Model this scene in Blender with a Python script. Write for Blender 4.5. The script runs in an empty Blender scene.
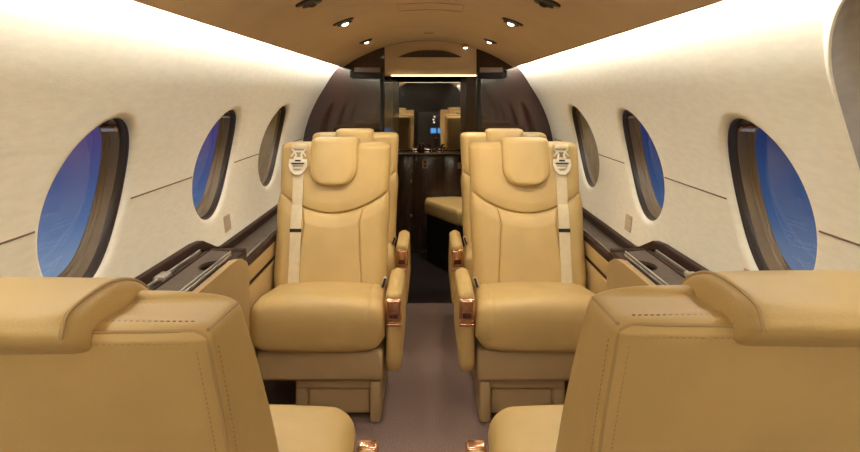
import bpy, bmesh, math, random
from mathutils import Vector, Matrix
random.seed(7)
C = bpy.context.scene.collection
H = 1.14                       # eye height above the cabin floor
PI = math.pi
RW, ZC = 0.765, H - 0.396      # wall circle radius and centre height
def P(x, yr, d):               # lateral, height relative to the eye, distance ahead
    return Vector((x, d, H + yr))

# ---------------------------------------------------------------- materials
def newmat(name):
    m = bpy.data.materials.new(name); m.use_nodes = True
    return m, m.node_tree, m.node_tree.nodes['Principled BSDF']
def mat(name, col, rough=0.5, metal=0.0, noise=0.0, nscale=20.0, bump=0.0, bscale=200.0, spec=0.5, coat=0.0, stretch=(1, 1, 1), col2=None, detail=3):
    m, nt, b = newmat(name)
    b.inputs['Base Color'].default_value = (*col, 1)
    b.inputs['Roughness'].default_value = rough
    b.inputs['Metallic'].default_value = metal
    b.inputs['Specular IOR Level'].default_value = spec
    b.inputs['Coat Weight'].default_value = coat
    b.inputs['Coat Roughness'].default_value = 0.05
    tc = nt.nodes.new('ShaderNodeTexCoord'); mp = nt.nodes.new('ShaderNodeMapping')
    mp.inputs['Scale'].default_value = stretch
    nt.links.new(tc.outputs['Object'], mp.inputs['Vector'])
    if noise > 0 or col2:
        n = nt.nodes.new('ShaderNodeTexNoise'); n.inputs['Scale'].default_value = nscale; n.inputs['Detail'].default_value = detail
        nt.links.new(mp.outputs['Vector'], n.inputs['Vector'])
        r = nt.nodes.new('ShaderNodeValToRGB')
        c2 = col2 or tuple(min(1, c * (1 + noise)) for c in col)
        c1 = col if col2 else tuple(c * (1 - noise) for c in col)
        r.color_ramp.elements[0].position = 0.35; r.color_ramp.elements[1].position = 0.65
        r.color_ramp.elements[0].color = (*c1, 1); r.color_ramp.elements[1].color = (*c2, 1)
        nt.links.new(n.outputs['Fac'], r.inputs['Fac']); nt.links.new(r.outputs['Color'], b.inputs['Base Color'])
    if bump > 0:
        n2 = nt.nodes.new('ShaderNodeTexNoise'); n2.inputs['Scale'].default_value = bscale; n2.inputs['Detail'].default_value = 2
        nt.links.new(mp.outputs['Vector'], n2.inputs['Vector'])
        bp = nt.nodes.new('ShaderNodeBump'); bp.inputs['Strength'].default_value = bump; bp.inputs['Distance'].default_value = 0.002
        nt.links.new(n2.outputs['Fac'], bp.inputs['Height']); nt.links.new(bp.outputs['Normal'], b.inputs['Normal'])
    return m
def emit(name, col, s):
    m = bpy.data.materials.new(name); m.use_nodes = True; nt = m.node_tree
    nt.nodes.remove(nt.nodes['Principled BSDF'])
    e = nt.nodes.new('ShaderNodeEmission'); e.inputs['Color'].default_value = (*col, 1); e.inputs['Strength'].default_value = s
    nt.links.new(e.outputs[0], nt.nodes['Material Output'].inputs['Surface'])
    return m

LEATHER = mat('tan_leather', (0.57, 0.405, 0.168), 0.40, noise=0.05, nscale=9, bump=0.22, bscale=420, spec=0.4)
LEATHER2 = mat('tan_leather_panel', (0.44, 0.31, 0.145), 0.5, noise=0.03, nscale=9, bump=0.15, bscale=300, spec=0.35)
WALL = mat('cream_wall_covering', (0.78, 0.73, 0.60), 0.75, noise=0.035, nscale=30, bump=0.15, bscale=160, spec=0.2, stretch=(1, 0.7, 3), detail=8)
ALC = mat('shaded_wall_covering', (0.40, 0.365, 0.325), 0.8, noise=0.08, nscale=26, bump=0.3, bscale=90, spec=0.2)  # wall covering in the alcove, its shade put into the darker colour
CEIL = mat('beige_headliner', (0.57, 0.42, 0.255), 0.7, noise=0.03, nscale=6, bump=0.1, bscale=200, spec=0.2)
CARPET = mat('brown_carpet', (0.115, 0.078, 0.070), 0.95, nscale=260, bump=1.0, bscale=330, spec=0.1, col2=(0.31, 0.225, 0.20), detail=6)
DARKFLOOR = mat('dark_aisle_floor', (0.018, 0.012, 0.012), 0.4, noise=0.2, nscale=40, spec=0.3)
PLUM = mat('plum_lacquer', (0.032, 0.013, 0.011), 0.08, noise=0.06, nscale=5, spec=0.5, coat=0.5)
DARKWOOD = mat('dark_wood_veneer', (0.030, 0.014, 0.009), 0.22, nscale=6, spec=0.5, coat=0.3, stretch=(6, 6, 1), col2=(0.06, 0.028, 0.016))
BURL = mat('brown_burl_veneer', (0.10, 0.045, 0.018), 0.5, nscale=7, spec=0.3, coat=0.0, stretch=(3, 3, 1), col2=(0.22, 0.11, 0.045))
TRAY = mat('grey_brown_tray', (0.085, 0.062, 0.048), 0.38, noise=0.2, nscale=60, spec=0.25)
TRIM = mat('dark_brown_trim', (0.032, 0.014, 0.010), 0.5, noise=0.2, nscale=20, spec=0.1)
CHROME = mat('brushed_metal', (0.95, 0.92, 0.88), 0.38, metal=1.0)
BRONZE = mat('rose_bronze', (0.80, 0.50, 0.36), 0.2, metal=1.0)
BLACK = mat('black_plastic', (0.012, 0.011, 0.011), 0.45, spec=0.25)
DARKREC = mat('dark_recess', (0.02, 0.013, 0.01), 0.6)
REVEAL = mat('window_reveal_brown', (0.038, 0.026, 0.018), 0.35, noise=0.1, nscale=12, spec=0.4)
BEZEL = mat('window_bezel', (0.17, 0.122, 0.07), 0.4, noise=0.05, nscale=15)
WEB = mat('belt_webbing', (0.72, 0.62, 0.42), 0.6, bump=0.5, bscale=600, noise=0.04, nscale=50)
BUCKLE = mat('cream_buckle', (0.92, 0.86, 0.70), 0.3)
THREAD = mat('tan_thread', (0.46, 0.31, 0.16), 0.7)
PIPING = mat('leather_piping', (0.45, 0.31, 0.14), 0.5)
WELT = mat('leather_welt', (0.30, 0.19, 0.075), 0.55)
PLATE = mat('ivory_plate', (0.55, 0.42, 0.28), 0.4)
MIRROR = mat('tinted_mirror', (0.6, 0.56, 0.52), 0.02, metal=1.0)
PLINTH = mat('pedestal_leather', (0.45, 0.325, 0.17), 0.5, noise=0.03, nscale=9, bump=0.1, bscale=300)
LED = emit('cove_led', (1.0, 0.97, 0.91), 90)
LED2 = emit('header_led', (1.0, 0.88, 0.62), 3.2)
LAMP = emit('lamp_bulb', (1.0, 0.86, 0.66), 7)
BLUE = emit('blue_display', (0.12, 0.42, 0.95), 1.5)
DOT = emit('indicator_light', (1.0, 0.85, 0.7), 3.0)
gm = bpy.data.materials.new('window_glass'); gm.use_nodes = True; nt = gm.node_tree
nt.nodes.remove(nt.nodes['Principled BSDF'])
tr = nt.nodes.new('ShaderNodeBsdfTransparent'); gl = nt.nodes.new('ShaderNodeBsdfGlossy'); gl.inputs['Roughness'].default_value = 0.02
mx = nt.nodes.new('ShaderNodeMixShader'); mx.inputs[0].default_value = 0.05
nt.links.new(tr.outputs[0], mx.inputs[1]); nt.links.new(gl.outputs[0], mx.inputs[2]); nt.links.new(mx.outputs[0], nt.nodes['Material Output'].inputs['Surface'])
GLASS = gm

# ---------------------------------------------------------------- helpers
def tag(o, label=None, cat=None, group=None, kind=None):
    if label: o['label'] = label
    if cat: o['category'] = cat
    if group: o['group'] = group
    if kind: o['kind'] = kind
    return o
def obj(name, bm, m, parent=None, smooth=True, angle=40):
    bmesh.ops.recalc_face_normals(bm, faces=bm.faces)
    me = bpy.data.meshes.new(name); bm.to_mesh(me); bm.free()
    me.materials.append(m)
    if smooth:
        me.polygons.foreach_set('use_smooth', [True] * len(me.polygons))
        me.set_sharp_from_angle(angle=math.radians(angle))
    o = bpy.data.objects.new(name, me); C.objects.link(o)
    if parent: o.parent = parent
    return o
def empty(name, loc, rz=0, **k):
    o = bpy.data.objects.new(name, None); C.objects.link(o); o.location = loc; o.rotation_euler = (0, 0, rz)
    o.empty_display_size = 0.1
    return tag(o, **k)
def box(bm, x0, x1, y0, y1, z0, z1, bev=0.0, seg=3, M=None):
    tb = bmesh.new()
    bmesh.ops.create_cube(tb, size=1)
    for v in tb.verts:
        v.co = Vector(((x0 + x1) / 2 + v.co.x * (x1 - x0), (y0 + y1) / 2 + v.co.y * (y1 - y0), (z0 + z1) / 2 + v.co.z * (z1 - z0)))
    if bev > 0: bmesh.ops.bevel(tb, geom=tb.edges[:], offset=bev, segments=seg, profile=0.5, affect='EDGES')
    if M: bmesh.ops.transform(tb, matrix=M, verts=tb.verts)
    merge(bm, tb)
def merge(bm, tb):
    vm = [bm.verts.new(v.co) for v in tb.verts]; tb.verts.index_update()
    for f in tb.faces:
        try: bm.faces.new([vm[v.index] for v in f.verts])
        except ValueError: pass
    tb.free()
def tube(bm, pts, r, n=8, closed=False):
    pts = [Vector(p) for p in pts]; rings = []; L = len(pts); prev = None
    for i, p in enumerate(pts):
        if closed: t = pts[(i + 1) % L] - pts[i - 1]
        else: t = pts[min(i + 1, L - 1)] - pts[max(i - 1, 0)]
        t.normalize()
        up = Vector((0, 0, 1)) if abs(t.z) < 0.9 else Vector((1, 0, 0))
        if prev is None: a = t.cross(up).normalized()
        else:
            a = (prev - t * prev.dot(t)).normalized()
        prev = a; b = t.cross(a)
        rings.append([bm.verts.new(p + a * (r * math.cos(2 * PI * k / n)) + b * (r * math.sin(2 * PI * k / n))) for k in range(n)])
    for i in range(L if closed else L - 1):
        A, B = rings[i], rings[(i + 1) % L]
        for k in range(n): bm.faces.new((A[k], A[(k + 1) % n], B[(k + 1) % n], B[k]))
    if not closed:
        bm.faces.new(rings[0]); bm.faces.new(rings[-1])
def rrect(hw, hd, r, nf, nc, ns):
    """closed loop (x, y, tag); y negative is the front"""
    r = min(r, hw * 0.98, hd * 0.98); out = []
    for i in range(nf): out.append((-(hw - r) + 2 * (hw - r) * i / (nf - 1), -hd, 'f'))
    for i in range(1, nc): a = -PI / 2 + PI / 2 * i / nc; out.append((hw - r + r * math.cos(a), -hd + r + r * math.sin(a), 'c'))
    for i in range(ns): out.append((hw, -(hd - r) + 2 * (hd - r) * i / (ns - 1), 's'))
    for i in range(1, nc): a = PI / 2 * i / nc; out.append((hw - r + r * math.cos(a), hd - r + r * math.sin(a), 'c'))
    for i in range(nf): out.append((hw - r - 2 * (hw - r) * i / (nf - 1), hd, 'b'))
    for i in range(1, nc): a = PI / 2 + PI / 2 * i / nc; out.append((-(hw - r) + r * math.cos(a), hd - r + r * math.sin(a), 'c'))
    for i in range(ns): out.append((-hw, hd - r - 2 * (hd - r) * i / (ns - 1), 's'))
    for i in range(1, nc): a = PI + PI / 2 * i / nc; out.append((-(hw - r) + r * math.cos(a), -hd + r + r * math.sin(a), 'c'))
    return out
def loft(rows, nf=24, nc=6, ns=6, fn=None):
    """rows: (z, cx, cy, hw, hd, r)"""
    bm = bmesh.new(); rings = []
    for (z, cx, cy, hw, hd, r) in rows:
        ring = []
        for (x, y, t) in rrect(hw, hd, r, nf, nc, ns):
            p = Vector((cx + x, cy + y, z))
            if fn: p = fn(p, t, x / hw)
            ring.append(bm.verts.new(p))
        rings.append(ring)
    n = len(rings[0])
    for A, B in zip(rings, rings[1:]):
        for k in range(n): bm.faces.new((A[k], A[(k + 1) % n], B[(k + 1) % n], B[k]))
    bm.faces.new(rings[0]); bm.faces.new(rings[-1])
    return bm
def spline(pts, n=8, closed=True):
    pts = [Vector(p) for p in pts]; L = len(pts); out = []
    rng = range(L) if closed else range(L - 1)
    for i in rng:
        if closed: p0, p1, p2, p3 = pts[i - 1], pts[i], pts[(i + 1) % L], pts[(i + 2) % L]
        else: p0, p1, p2, p3 = pts[max(i - 1, 0)], pts[i], pts[i + 1], pts[min(i + 2, L - 1)]
        for k in range(n):
            t = k / n
            out.append(0.5 * ((2 * p1) + (p2 - p0) * t + (2 * p0 - 5 * p1 + 4 * p2 - p3) * t * t + (3 * p1 - p0 - 3 * p2 + p3) * t ** 3))
    if not closed: out.append(pts[-1])
    return out
def pillow_extrude(profile, x0, x1, r, crown=0.0, ne=8, nm=24, fn=None, scale=0):
    """profile: list of (y, z) closed, extruded along x, ends rounded by radius r"""
    cy = sum(p[0] for p in profile) / len(profile); cz = sum(p[1] for p in profile) / len(profile)
    ext = max(max(abs(p[0] - cy) for p in profile), max(abs(p[1] - cz) for p in profile))
    st = []
    for i in range(ne): a = PI / 2 * i / ne; st.append((x0 + r * (1 - math.cos(PI / 2 - (PI / 2 - a))) if False else x0 + r - r * math.cos(a), r - r * math.sin(a)))
    for i in range(nm + 1): st.append((x0 + r + (x1 - x0 - 2 * r) * i / nm, 0))
    for i in range(1, ne + 1): a = PI / 2 * i / ne; st.append((x1 - r + r * math.sin(a), r - r * math.cos(a)))
    bm = bmesh.new(); rings = []
    n = len(profile)
    # inward normals
    nrm = []
    for i in range(n):
        a = Vector(profile[i - 1]); b = Vector(profile[(i + 1) % n]); t = (b - a).normalized(); q = Vector((-t.y, t.x))
        if q.dot(Vector((cy, cz)) - Vector(profile[i])) < 0: q = -q
        nrm.append(q)
    for (x, ins) in st:
        u = (2 * (x - x0) / (x1 - x0) - 1)
        ring = []
        for i in range(n):
            q = Vector(profile[i]) + nrm[i] * (ins - crown * (1 - u * u))
            if scale: q = Vector((cy, cz)) + (Vector(profile[i]) - Vector((cy, cz))) * (1 - ins / scale + crown / scale * (1 - u * u))
            p = Vector((x, q.x, q.y))
            if fn: p = fn(p)
            ring.append(bm.verts.new(p))
        rings.append(ring)
    for A, B in zip(rings, rings[1:]):
        for k in range(n): bm.faces.new((A[k], A[(k + 1) % n], B[(k + 1) % n], B[k]))
    bm.faces.new(rings[0]); bm.faces.new(rings[-1])
    return bm
def mirror(bm):
    for v in bm.verts: v.co.x = -v.co.x
    return bm
def lerp(a, b, t): return a + (b - a) * t
def interp(tab, x):
    if x <= tab[0][0]: return tab[0][1]
    for (a, va), (b, vb) in zip(tab, tab[1:]):
        if x <= b:
            t = (x - a) / (b - a); t = t * t * (3 - 2 * t) if len(tab) > 2 else t
            return lerp(va, vb, t)
    return tab[-1][1]
def lin(tab, x):
    if x <= tab[0][0]: return tab[0][1]
    for (a, va), (b, vb) in zip(tab, tab[1:]):
        if x <= b: return lerp(va, vb, (x - a) / (b - a))
    return tab[-1][1]
def prism(bm, poly, axis, a, b):
    """poly 2D extruded along axis between a and b; axis 'x' -> (y,z), 'y' -> (x,z), 'z' -> (x,y)"""
    def mk(p, t): return {'x': (t, p[0], p[1]), 'y': (p[0], t, p[1]), 'z': (p[0], p[1], t)}[axis]
    A = [bm.verts.new(mk(p, a)) for p in poly]; B = [bm.verts.new(mk(p, b)) for p in poly]; n = len(poly)
    for k in range(n): bm.faces.new((A[k], A[(k + 1) % n], B[(k + 1) % n], B[k]))
    bm.faces.new(A); bm.faces.new(B)

# ---------------------------------------------------------------- cabin walls with oval windows
PH0, PH1 = math.radians(-17), math.radians(54)
def wp(s, ph, y, out=0.0):
    t = max(0, min(1, (ph - math.radians(33)) / math.radians(16))); out = out + 0.020 * t * t * (3 - 2 * t)
    return Vector((s * (RW + out) * math.cos(ph), y, ZC + (RW + out) * math.sin(ph)))
MS = 44
PHS = [lerp(PH0, PH1, i / MS) for i in range(MS + 1)]
SEAM = math.asin((0.396 - 0.262) / RW)
WIN_B = math.radians(14.7); WIN_PH = math.radians(11.6)
def plain(bm, s, y0, y1, ny, fn=None, phs=PHS):
    grid = [[bm.verts.new(wp(s, ph, lerp(y0, y1, j / ny), fn(ph, lerp(y0, y1, j / ny)) if fn else 0)) for ph in phs] for j in range(ny + 1)]
    for j in range(ny):
        for i in range(len(phs) - 1): bm.faces.new((grid[j][i], grid[j][i + 1], grid[j + 1][i + 1], grid[j + 1][i]))
ALC_PH, ALC_B = math.radians(15.5), math.radians(29.5)
def win_cell(bm, s, y0, y1, yc, a, alc=False):
    pc, pb = (ALC_PH, ALC_B) if alc else (WIN_PH, WIN_B)
    k_ = 1
    bnd = []; M2 = MS * k_
    phs = [lerp(PH0, PH1, i / M2) for i in range(M2 + 1)]
    for i in range(M2): bnd.append((y1, phs[i]))
    for i in range(M2): bnd.append((lerp(y1, y0, i / M2), PH1))
    for i in range(M2): bnd.append((y0, phs[M2 - i]))
    for i in range(M2): bnd.append((lerp(y0, y1, i / M2), PH0))
    def ell(p, rho):
        dy, dp = (p[0] - yc) / a, (p[1] - pc) / pb
        l = math.hypot(dy, dp) if not alc else (abs(dy) ** 2.2 + abs(dp) ** 2.2) ** (1 / 2.2)
        return (yc + dy / l * a * rho, pc + dp / l * pb * rho)
    rings = []
    LIP = 1.04 if alc else 1.12
    for k in range(12):
        t = k / 12; t = 1 - (1 - t) ** 1.3
        rings.append([(lerp(p[0], ell(p, LIP)[0], t), lerp(p[1], ell(p, LIP)[1], t), 0.0) for p in bnd])
    if alc:
        for (rho, h) in ((1.04, 0), (1.03, -0.003), (1.018, -0.006), (1.006, -0.006), (1.0, -0.003), (0.996, 0.004), (0.994, 0.012), (0.99, 0.020), (0.98, 0.026), (0.96, 0.030), (0.9, 0.033), (0.8, 0.036), (0.7, 0.044), (0.62, 0.056), (0.5, 0.066), (0.3, 0.068), (0.02, 0.068)):
            rings.append([(*ell(p, rho), h) for p in bnd])
    else:
      for k in range(9):
        aa = PI / 2 * k / 8
        rho = 1 + (LIP - 1) * (1 - math.sin(aa)); h = 0.014 * (1 - math.cos(aa))
        rings.append([(*ell(p, rho), h) for p in bnd])
    vr = [[bm.verts.new(wp(s, q[1], q[0], q[2])) for q in ring] for ring in rings]
    n = len(bnd)
    for A, B in zip(vr, vr[1:]):
        for k in range(n): bm.faces.new((A[k], A[(k + 1) % n], B[(k + 1) % n], B[k]))
def alcove(ph, y):
    zz = math.sin(ph) * RW
    dy = (y - 0.74) / 0.335; dz = (zz - 0.19) / 0.345
    rho = (abs(dy) ** 2.3 + abs(dz) ** 2.3) ** (1 / 2.3)
    if rho > 1.06: return 0
    if rho > 1.0: return -0.006 * math.sin(PI * (rho - 1) / 0.06)
    t = min(1, (1 - rho) / 0.02)
    return 0.034 * t * t * (3 - 2 * t) + 0.03 * max(0, 1 - rho / 0.6)
WINS = {-1: [(1.445, 0.178), (2.30, 0.20), (3.13, 0.215)], 1: [(1.445, 0.172), (2.28, 0.187), (3.10, 0.21)]}
def wall(s, name):
    bm = bmesh.new()
    ys = [1.10, 1.86, 2.70, 3.52]
    for k, (yc, a) in enumerate(WINS[s]): win_cell(bm, s, ys[k], ys[k + 1], yc, a)
    plain(bm, s, 3.52, 3.93, 6)
    if s > 0:
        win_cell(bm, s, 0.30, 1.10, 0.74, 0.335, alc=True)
        plain(bm, s, -2.6, 0.30, 12)
    else:
        plain(bm, s, -2.6, 1.10, 14)
    bmesh.ops.remove_doubles(bm, verts=bm.verts, dist=0.0004)
    o = obj(name, bm, WALL, angle=50); tag(o, kind='structure')
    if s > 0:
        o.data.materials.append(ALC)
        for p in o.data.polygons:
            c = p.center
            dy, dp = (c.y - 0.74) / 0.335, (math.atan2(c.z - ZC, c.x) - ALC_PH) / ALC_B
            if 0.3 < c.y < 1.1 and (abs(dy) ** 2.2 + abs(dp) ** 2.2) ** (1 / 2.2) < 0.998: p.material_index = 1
    lo = bmesh.new(); box(lo, *sorted((s * 0.742, s * 0.80)), -2.6, 3.93, 0.0, ZC - 0.2)
    tag(obj('wall_lower_' + name[5:], lo, WALL, smooth=False), kind='structure')
    # seam line: thin recessed strip between the upper and lower wall panels, broken by the windows
    sm = bmesh.new()
    def strip(y0, y1, ph, r=0.0022):
        tube(sm, [wp(s, ph, lerp(y0, y1, t / 6), 0.0004) for t in range(7)], r, 6)
    cuts = [(1.11 if s > 0 else -1.0, WINS[s][0][0] - WINS[s][0][1] * 1.13)] 
    for k in range(2): cuts.append((WINS[s][k][0] + WINS[s][k][1] * 1.13, WINS[s][k + 1][0] - WINS[s][k + 1][1] * 1.13))
    cuts.append((WINS[s][2][0] + WINS[s][2][1] * 1.13, 3.9))
    for c in cuts: strip(c[0], c[1], SEAM)
    so = obj('panel_seam', sm, SEAMM, o)
    return o
SEAMM = mat('seam_shadow_gap', (0.13, 0.085, 0.05), 0.8)
wl = wall(-1, 'wall_left'); wr = wall(1, 'wall_right')

SHADE = mat('window_shade', (0.20, 0.16, 0.10), 0.7, noise=0.1, nscale=30)
wn = 0
for s in (-1, 1):
    for k, (yc, a) in enumerate(WINS[s]):
        wn += 1
        root = empty('window_%d' % wn, wp(s, WIN_PH, yc, 0.03), kind='structure')
        inv = Matrix.Translation(-root.location)
        def ringset(spec, closed=False):
            bm = bmesh.new(); vr = []; n = 72
            for (rho, out) in spec:
                vr.append([bm.verts.new(wp(s, WIN_PH + WIN_B * rho * math.sin(2 * PI * j / n), yc + a * rho * math.cos(2 * PI * j / n), out)) for j in range(n)])
            for A, B in zip(vr, vr[1:]):
                for j in range(n): bm.faces.new((A[j], A[(j + 1) % n], B[(j + 1) % n], B[j]))
            bmesh.ops.transform(bm, matrix=inv, verts=bm.verts)
            return bm, vr
        bm, _ = ringset([(1.0, 0.014), (1.003, 0.019), (0.99, 0.021), (0.985, 0.034), (0.972, 0.038)]); obj('reveal', bm, REVEAL, root)
        bm, _ = ringset([(0.972, 0.038), (0.966, 0.035), (0.952, 0.035), (0.945, 0.041), (0.93, 0.054), (0.915, 0.055), (0.905, 0.056), (0.895, 0.061), (0.865, 0.061), (0.86, 0.063), (0.845, 0.063), (0.84, 0.067)]); obj('bezel', bm, BEZEL, root)
        bm, vr = ringset([(0.84, 0.065), (0.84, 0.0675)])
        bm.faces.new(vr[0]); bm.faces.new(vr[1])
        obj('pane', bm, GLASS, root, smooth=False)
        if k == 2:
            bm, vr = ringset([(0.935, 0.046), (0.935, 0.050)]); bm.faces.new(vr[0]); bm.faces.new(vr[1]); obj('drawn_shade', bm, SHADE, root, smooth=False)
        # shade knob near the top
        bm = bmesh.new(); 
        c = wp(s, WIN_PH + WIN_B * 0.90 * math.sin(1.15), yc + a * 0.90 * math.cos(1.15), 0.030) - root.location
        tube(bm, [c + Vector((s * 0.028, 0, 0)), c, c + Vector((-s * 0.004, 0, 0))], 0.009, 16)
        kb = obj('shade_knob', bm, BRONZE, root)

# ---------------------------------------------------------------- ceiling with cove light strips
RC, CZ = 0.894, H + 0.33 - 0.894
XE = 0.518
def cp(x, y, off=0.0):
    a = math.asin(x / RC); return Vector(((RC + off) * math.sin(a), y, CZ + (RC + off) * math.cos(a)))
bm = bmesh.new()
NX, NY = 48, 4
for lvl in (0.0, 0.012):
    g = [[bm.verts.new(cp(lerp(-XE, XE, i / NX), lerp(-2.6, 3.93, j / NY), lvl)) for i in range(NX + 1)] for j in range(NY + 1)]
    for j in range(NY):
        for i in range(NX): bm.faces.new((g[j][i], g[j][i + 1], g[j + 1][i + 1], g[j + 1][i]))
    if lvl == 0: g0 = g
for j in range(NY):
    for i in (0, NX): bm.faces.new((g0[j][i], g0[j + 1][i], g[j + 1][i], g[j][i]))
ceil = obj('ceiling', bm, CEIL); tag(ceil, kind='structure')
# roof skin above the cove so the strips light only the cabin
bm = bmesh.new()
for s in (-1, 1):
    q = [(wp(s, PH1, 0).x, wp(s, PH1, 0).z), (s * 0.465, H + 0.262), (s * 0.43, H + 0.238)]
    a = [bm.verts.new((p[0], -2.6, p[1])) for p in q]; b = [bm.verts.new((p[0], 3.93, p[1])) for p in q]
    for k in range(2): bm.faces.new((a[k], a[k + 1], b[k + 1], b[k]))
o = obj('cove_channel', bm, WALL, ceil)
for s, nm in ((-1, 'left'), (1, 'right')):
    bm = bmesh.new()
    e = cp(XE, 0); x, z = e.x, e.z
    prof = [(s * (x + 0.0008), z + 0.001), (s * (x + 0.0070), z + 0.0055), (s * (x + 0.0070), z + 0.0115), (s * (x + 0.0004), z + 0.0115)]
    prism(bm, prof, 'y', -2.55, 3.925)
    tag(obj('cove_light_strip', bm, LED), 'long glowing light strip along the %s edge of the ceiling' % nm, 'light strip', 'cove light strips')
# faint access panels in the headliner
def panel_outline(x0, x1, y0, y1, r=0.0012):
    b = bmesh.new()
    pts = [cp(x0, y0, -0.0002), cp(x0, y1, -0.0002), cp((x0 + x1) / 2, y1, -0.0002), cp(x1, y1, -0.0002), cp(x1, y0, -0.0002), cp((x0 + x1) / 2, y0, -0.0002)]
    tube(b, pts, r, 6, closed=True); return b
obj('access_panel_seam', panel_outline(-0.11, 0.13, 2.32, 2.50), mat('headliner_gap', (0.33, 0.23, 0.14), 0.8), ceil)
bm = bmesh.new(); box(bm, -0.022, 0.03, 3.45, 3.462, cp(0, 0).z - 0.002, cp(0, 0).z + 0.004); obj('latch_slot', bm, DARKREC, ceil)

# reading lights in the ceiling
def fixture(x, y, lit, label, lamp_d=0.0, scale=1.0):
    s = 1 if x > 0 else -1
    c = cp(x, y); a = math.asin(x / RC)
    root = empty('reading_light', c, 0, label=label, cat='ceiling light', group='reading lights in the ceiling')
    root.rotation_euler = (0, a, 0)
    def ovalring(bm, cx, cy, w, l, z0, z1, n=28):
        t = [bm.verts.new((cx + w * math.cos(2 * PI * k / n), cy + l * math.sin(2 * PI * k / n), z0)) for k in range(n)]
        u = [bm.verts.new((cx + w * math.cos(2 * PI * k / n), cy + l * math.sin(2 * PI * k / n), z1)) for k in range(n)]
        for k in range(n): bm.faces.new((t[k], t[(k + 1) % n], u[(k + 1) % n], u[k]))
        bm.faces.new(t); bm.faces.new(u)
    bm = bmesh.new(); ovalring(bm, 0, 0, 0.045 * scale, 0.050 * scale, -0.003, 0.003); obj('bezel', bm, BRONZEC, root)
    bm = bmesh.new(); ovalring(bm, 0, -0.034 * scale, 0.040 * scale, 0.022 * scale, -0.006, 0.0); obj('air_vent', bm, DARKREC, root)
    bm = bmesh.new(); ovalring(bm, 0, 0.016 * scale, 0.030 * scale, 0.024 * scale, -0.006, 0.0); obj('lamp_housing', bm, DARKREC, root)
    bm = bmesh.new()
    bmesh.ops.create_uvsphere(bm, u_segments=16, v_segments=10, radius=0.011 * scale)
    for v in bm.verts: v.co = Vector((v.co.x * 1.25, v.co.y * 1.2 + 0.018 * scale, v.co.z * 0.7 - 0.006))
    obj('bulb', bm, LAMP if lit else DARKREC, root)
    if lit:
        l = bpy.data.lights.new('reading_lamp', 'SPOT'); l.energy = lit; l.color = (1.0, 0.85, 0.62); l.spot_size = math.radians(125); l.spot_blend = 0.9; l.shadow_soft_size = 0.04
        lo = bpy.data.objects.new('reading_lamp', l); C.objects.link(lo); lo.parent = root; lo.location = (0, 0, -0.03)
BRONZEC = mat('bronze_light_bezel', (0.52, 0.26, 0.14), 0.35, metal=0.6)
fixture(-0.314, 2.43, 11.5, 'lit ceiling reading light on the left, second nearest')
fixture(0.314, 2.43, 11.5, 'lit ceiling reading light on the right, second nearest')
fixture(-0.314, 3.29, 8, 'lit ceiling reading light on the left, closest to the dark bulkhead', scale=0.85)
fixture(0.314, 3.29, 8, 'lit ceiling reading light on the right, closest to the dark bulkhead', scale=0.85)
fixture(-0.334, 1.85, 0, 'unlit ceiling vent and reading light on the left, at top of the picture')
fixture(0.334, 1.85, 0, 'unlit ceiling vent and reading light on the right, at top of the picture')

# ---------------------------------------------------------------- floor
bm = bmesh.new(); box(bm, -0.80, 0.80, -2.6, 3.56, -0.03, 0.0)
tag(obj('floor', bm, CARPET, smooth=False), kind='structure')
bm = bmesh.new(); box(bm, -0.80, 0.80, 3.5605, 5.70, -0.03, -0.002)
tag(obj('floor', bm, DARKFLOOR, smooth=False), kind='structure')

# ---------------------------------------------------------------- far bulkhead, doorway and lavatory beyond
DL, DR, DB = -0.262, 0.293, 3.93
def ctop(x): return CZ + math.sqrt(RC * RC - x * x)
def wallx(z): 
    t = z - ZC
    
    r = RW
    for _ in range(4):
        ph = math.asin(max(-1, min(1, t / r))); q = max(0, min(1, (ph - math.radians(33)) / math.radians(16))); r = RW + 0.020 * q * q * (3 - 2 * q)
    return math.sqrt(max(0, r * r - t * t))
def bulk(s, xin):
    pts = []
    for i in range(13):
        x = lerp(abs(xin), 0.46, i / 12); pts.append((s * x, ctop(x) + 0.001))
    for i in range(30):
        z = lerp(H + 0.27, 0.0, i / 29)
        pts.append((s * (wallx(max(z, 0.45)) + 0.002), z))
    pts.append((s * abs(xin), 0.0))
    b = bmesh.new(); prism(b, pts, 'y', DB, DB + 0.04); return b
wf = obj('wall_far_left', bulk(-1, DL), PLUM, smooth=False); tag(wf, kind='structure')
wg = obj('wall_far_right', bulk(1, DR), PLUM, smooth=False); tag(wg, kind='structure')
pts = [(DL + 0.0005, H + 0.115)] + [(lerp(DL + 0.0005, DR - 0.0005, i / 16), ctop(lerp(DL, DR, i / 16)) - 0.001) for i in range(17)] + [(DR - 0.0005, H + 0.115)]
bm = bmesh.new(); prism(bm, pts, 'y', DB - 0.004, DB + 0.05)
hd = obj('wall_header', bm, CEIL, smooth=False); tag(hd, kind='structure')
bm = bmesh.new(); box(bm, DL + 0.04, DR - 0.002, DB - 0.010, DB - 0.0038, H + 0.113, H + 0.121)
obj('light_strip', bm, LED2, hd, smooth=False)
bm = bmesh.new(); box(bm, DL + 0.001, DR - 0.001, DB + 0.051, DB + 0.06, H + 0.115, H + 0.299); o = obj('header_back', bm, DARKWOOD, hd, smooth=False)
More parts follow.
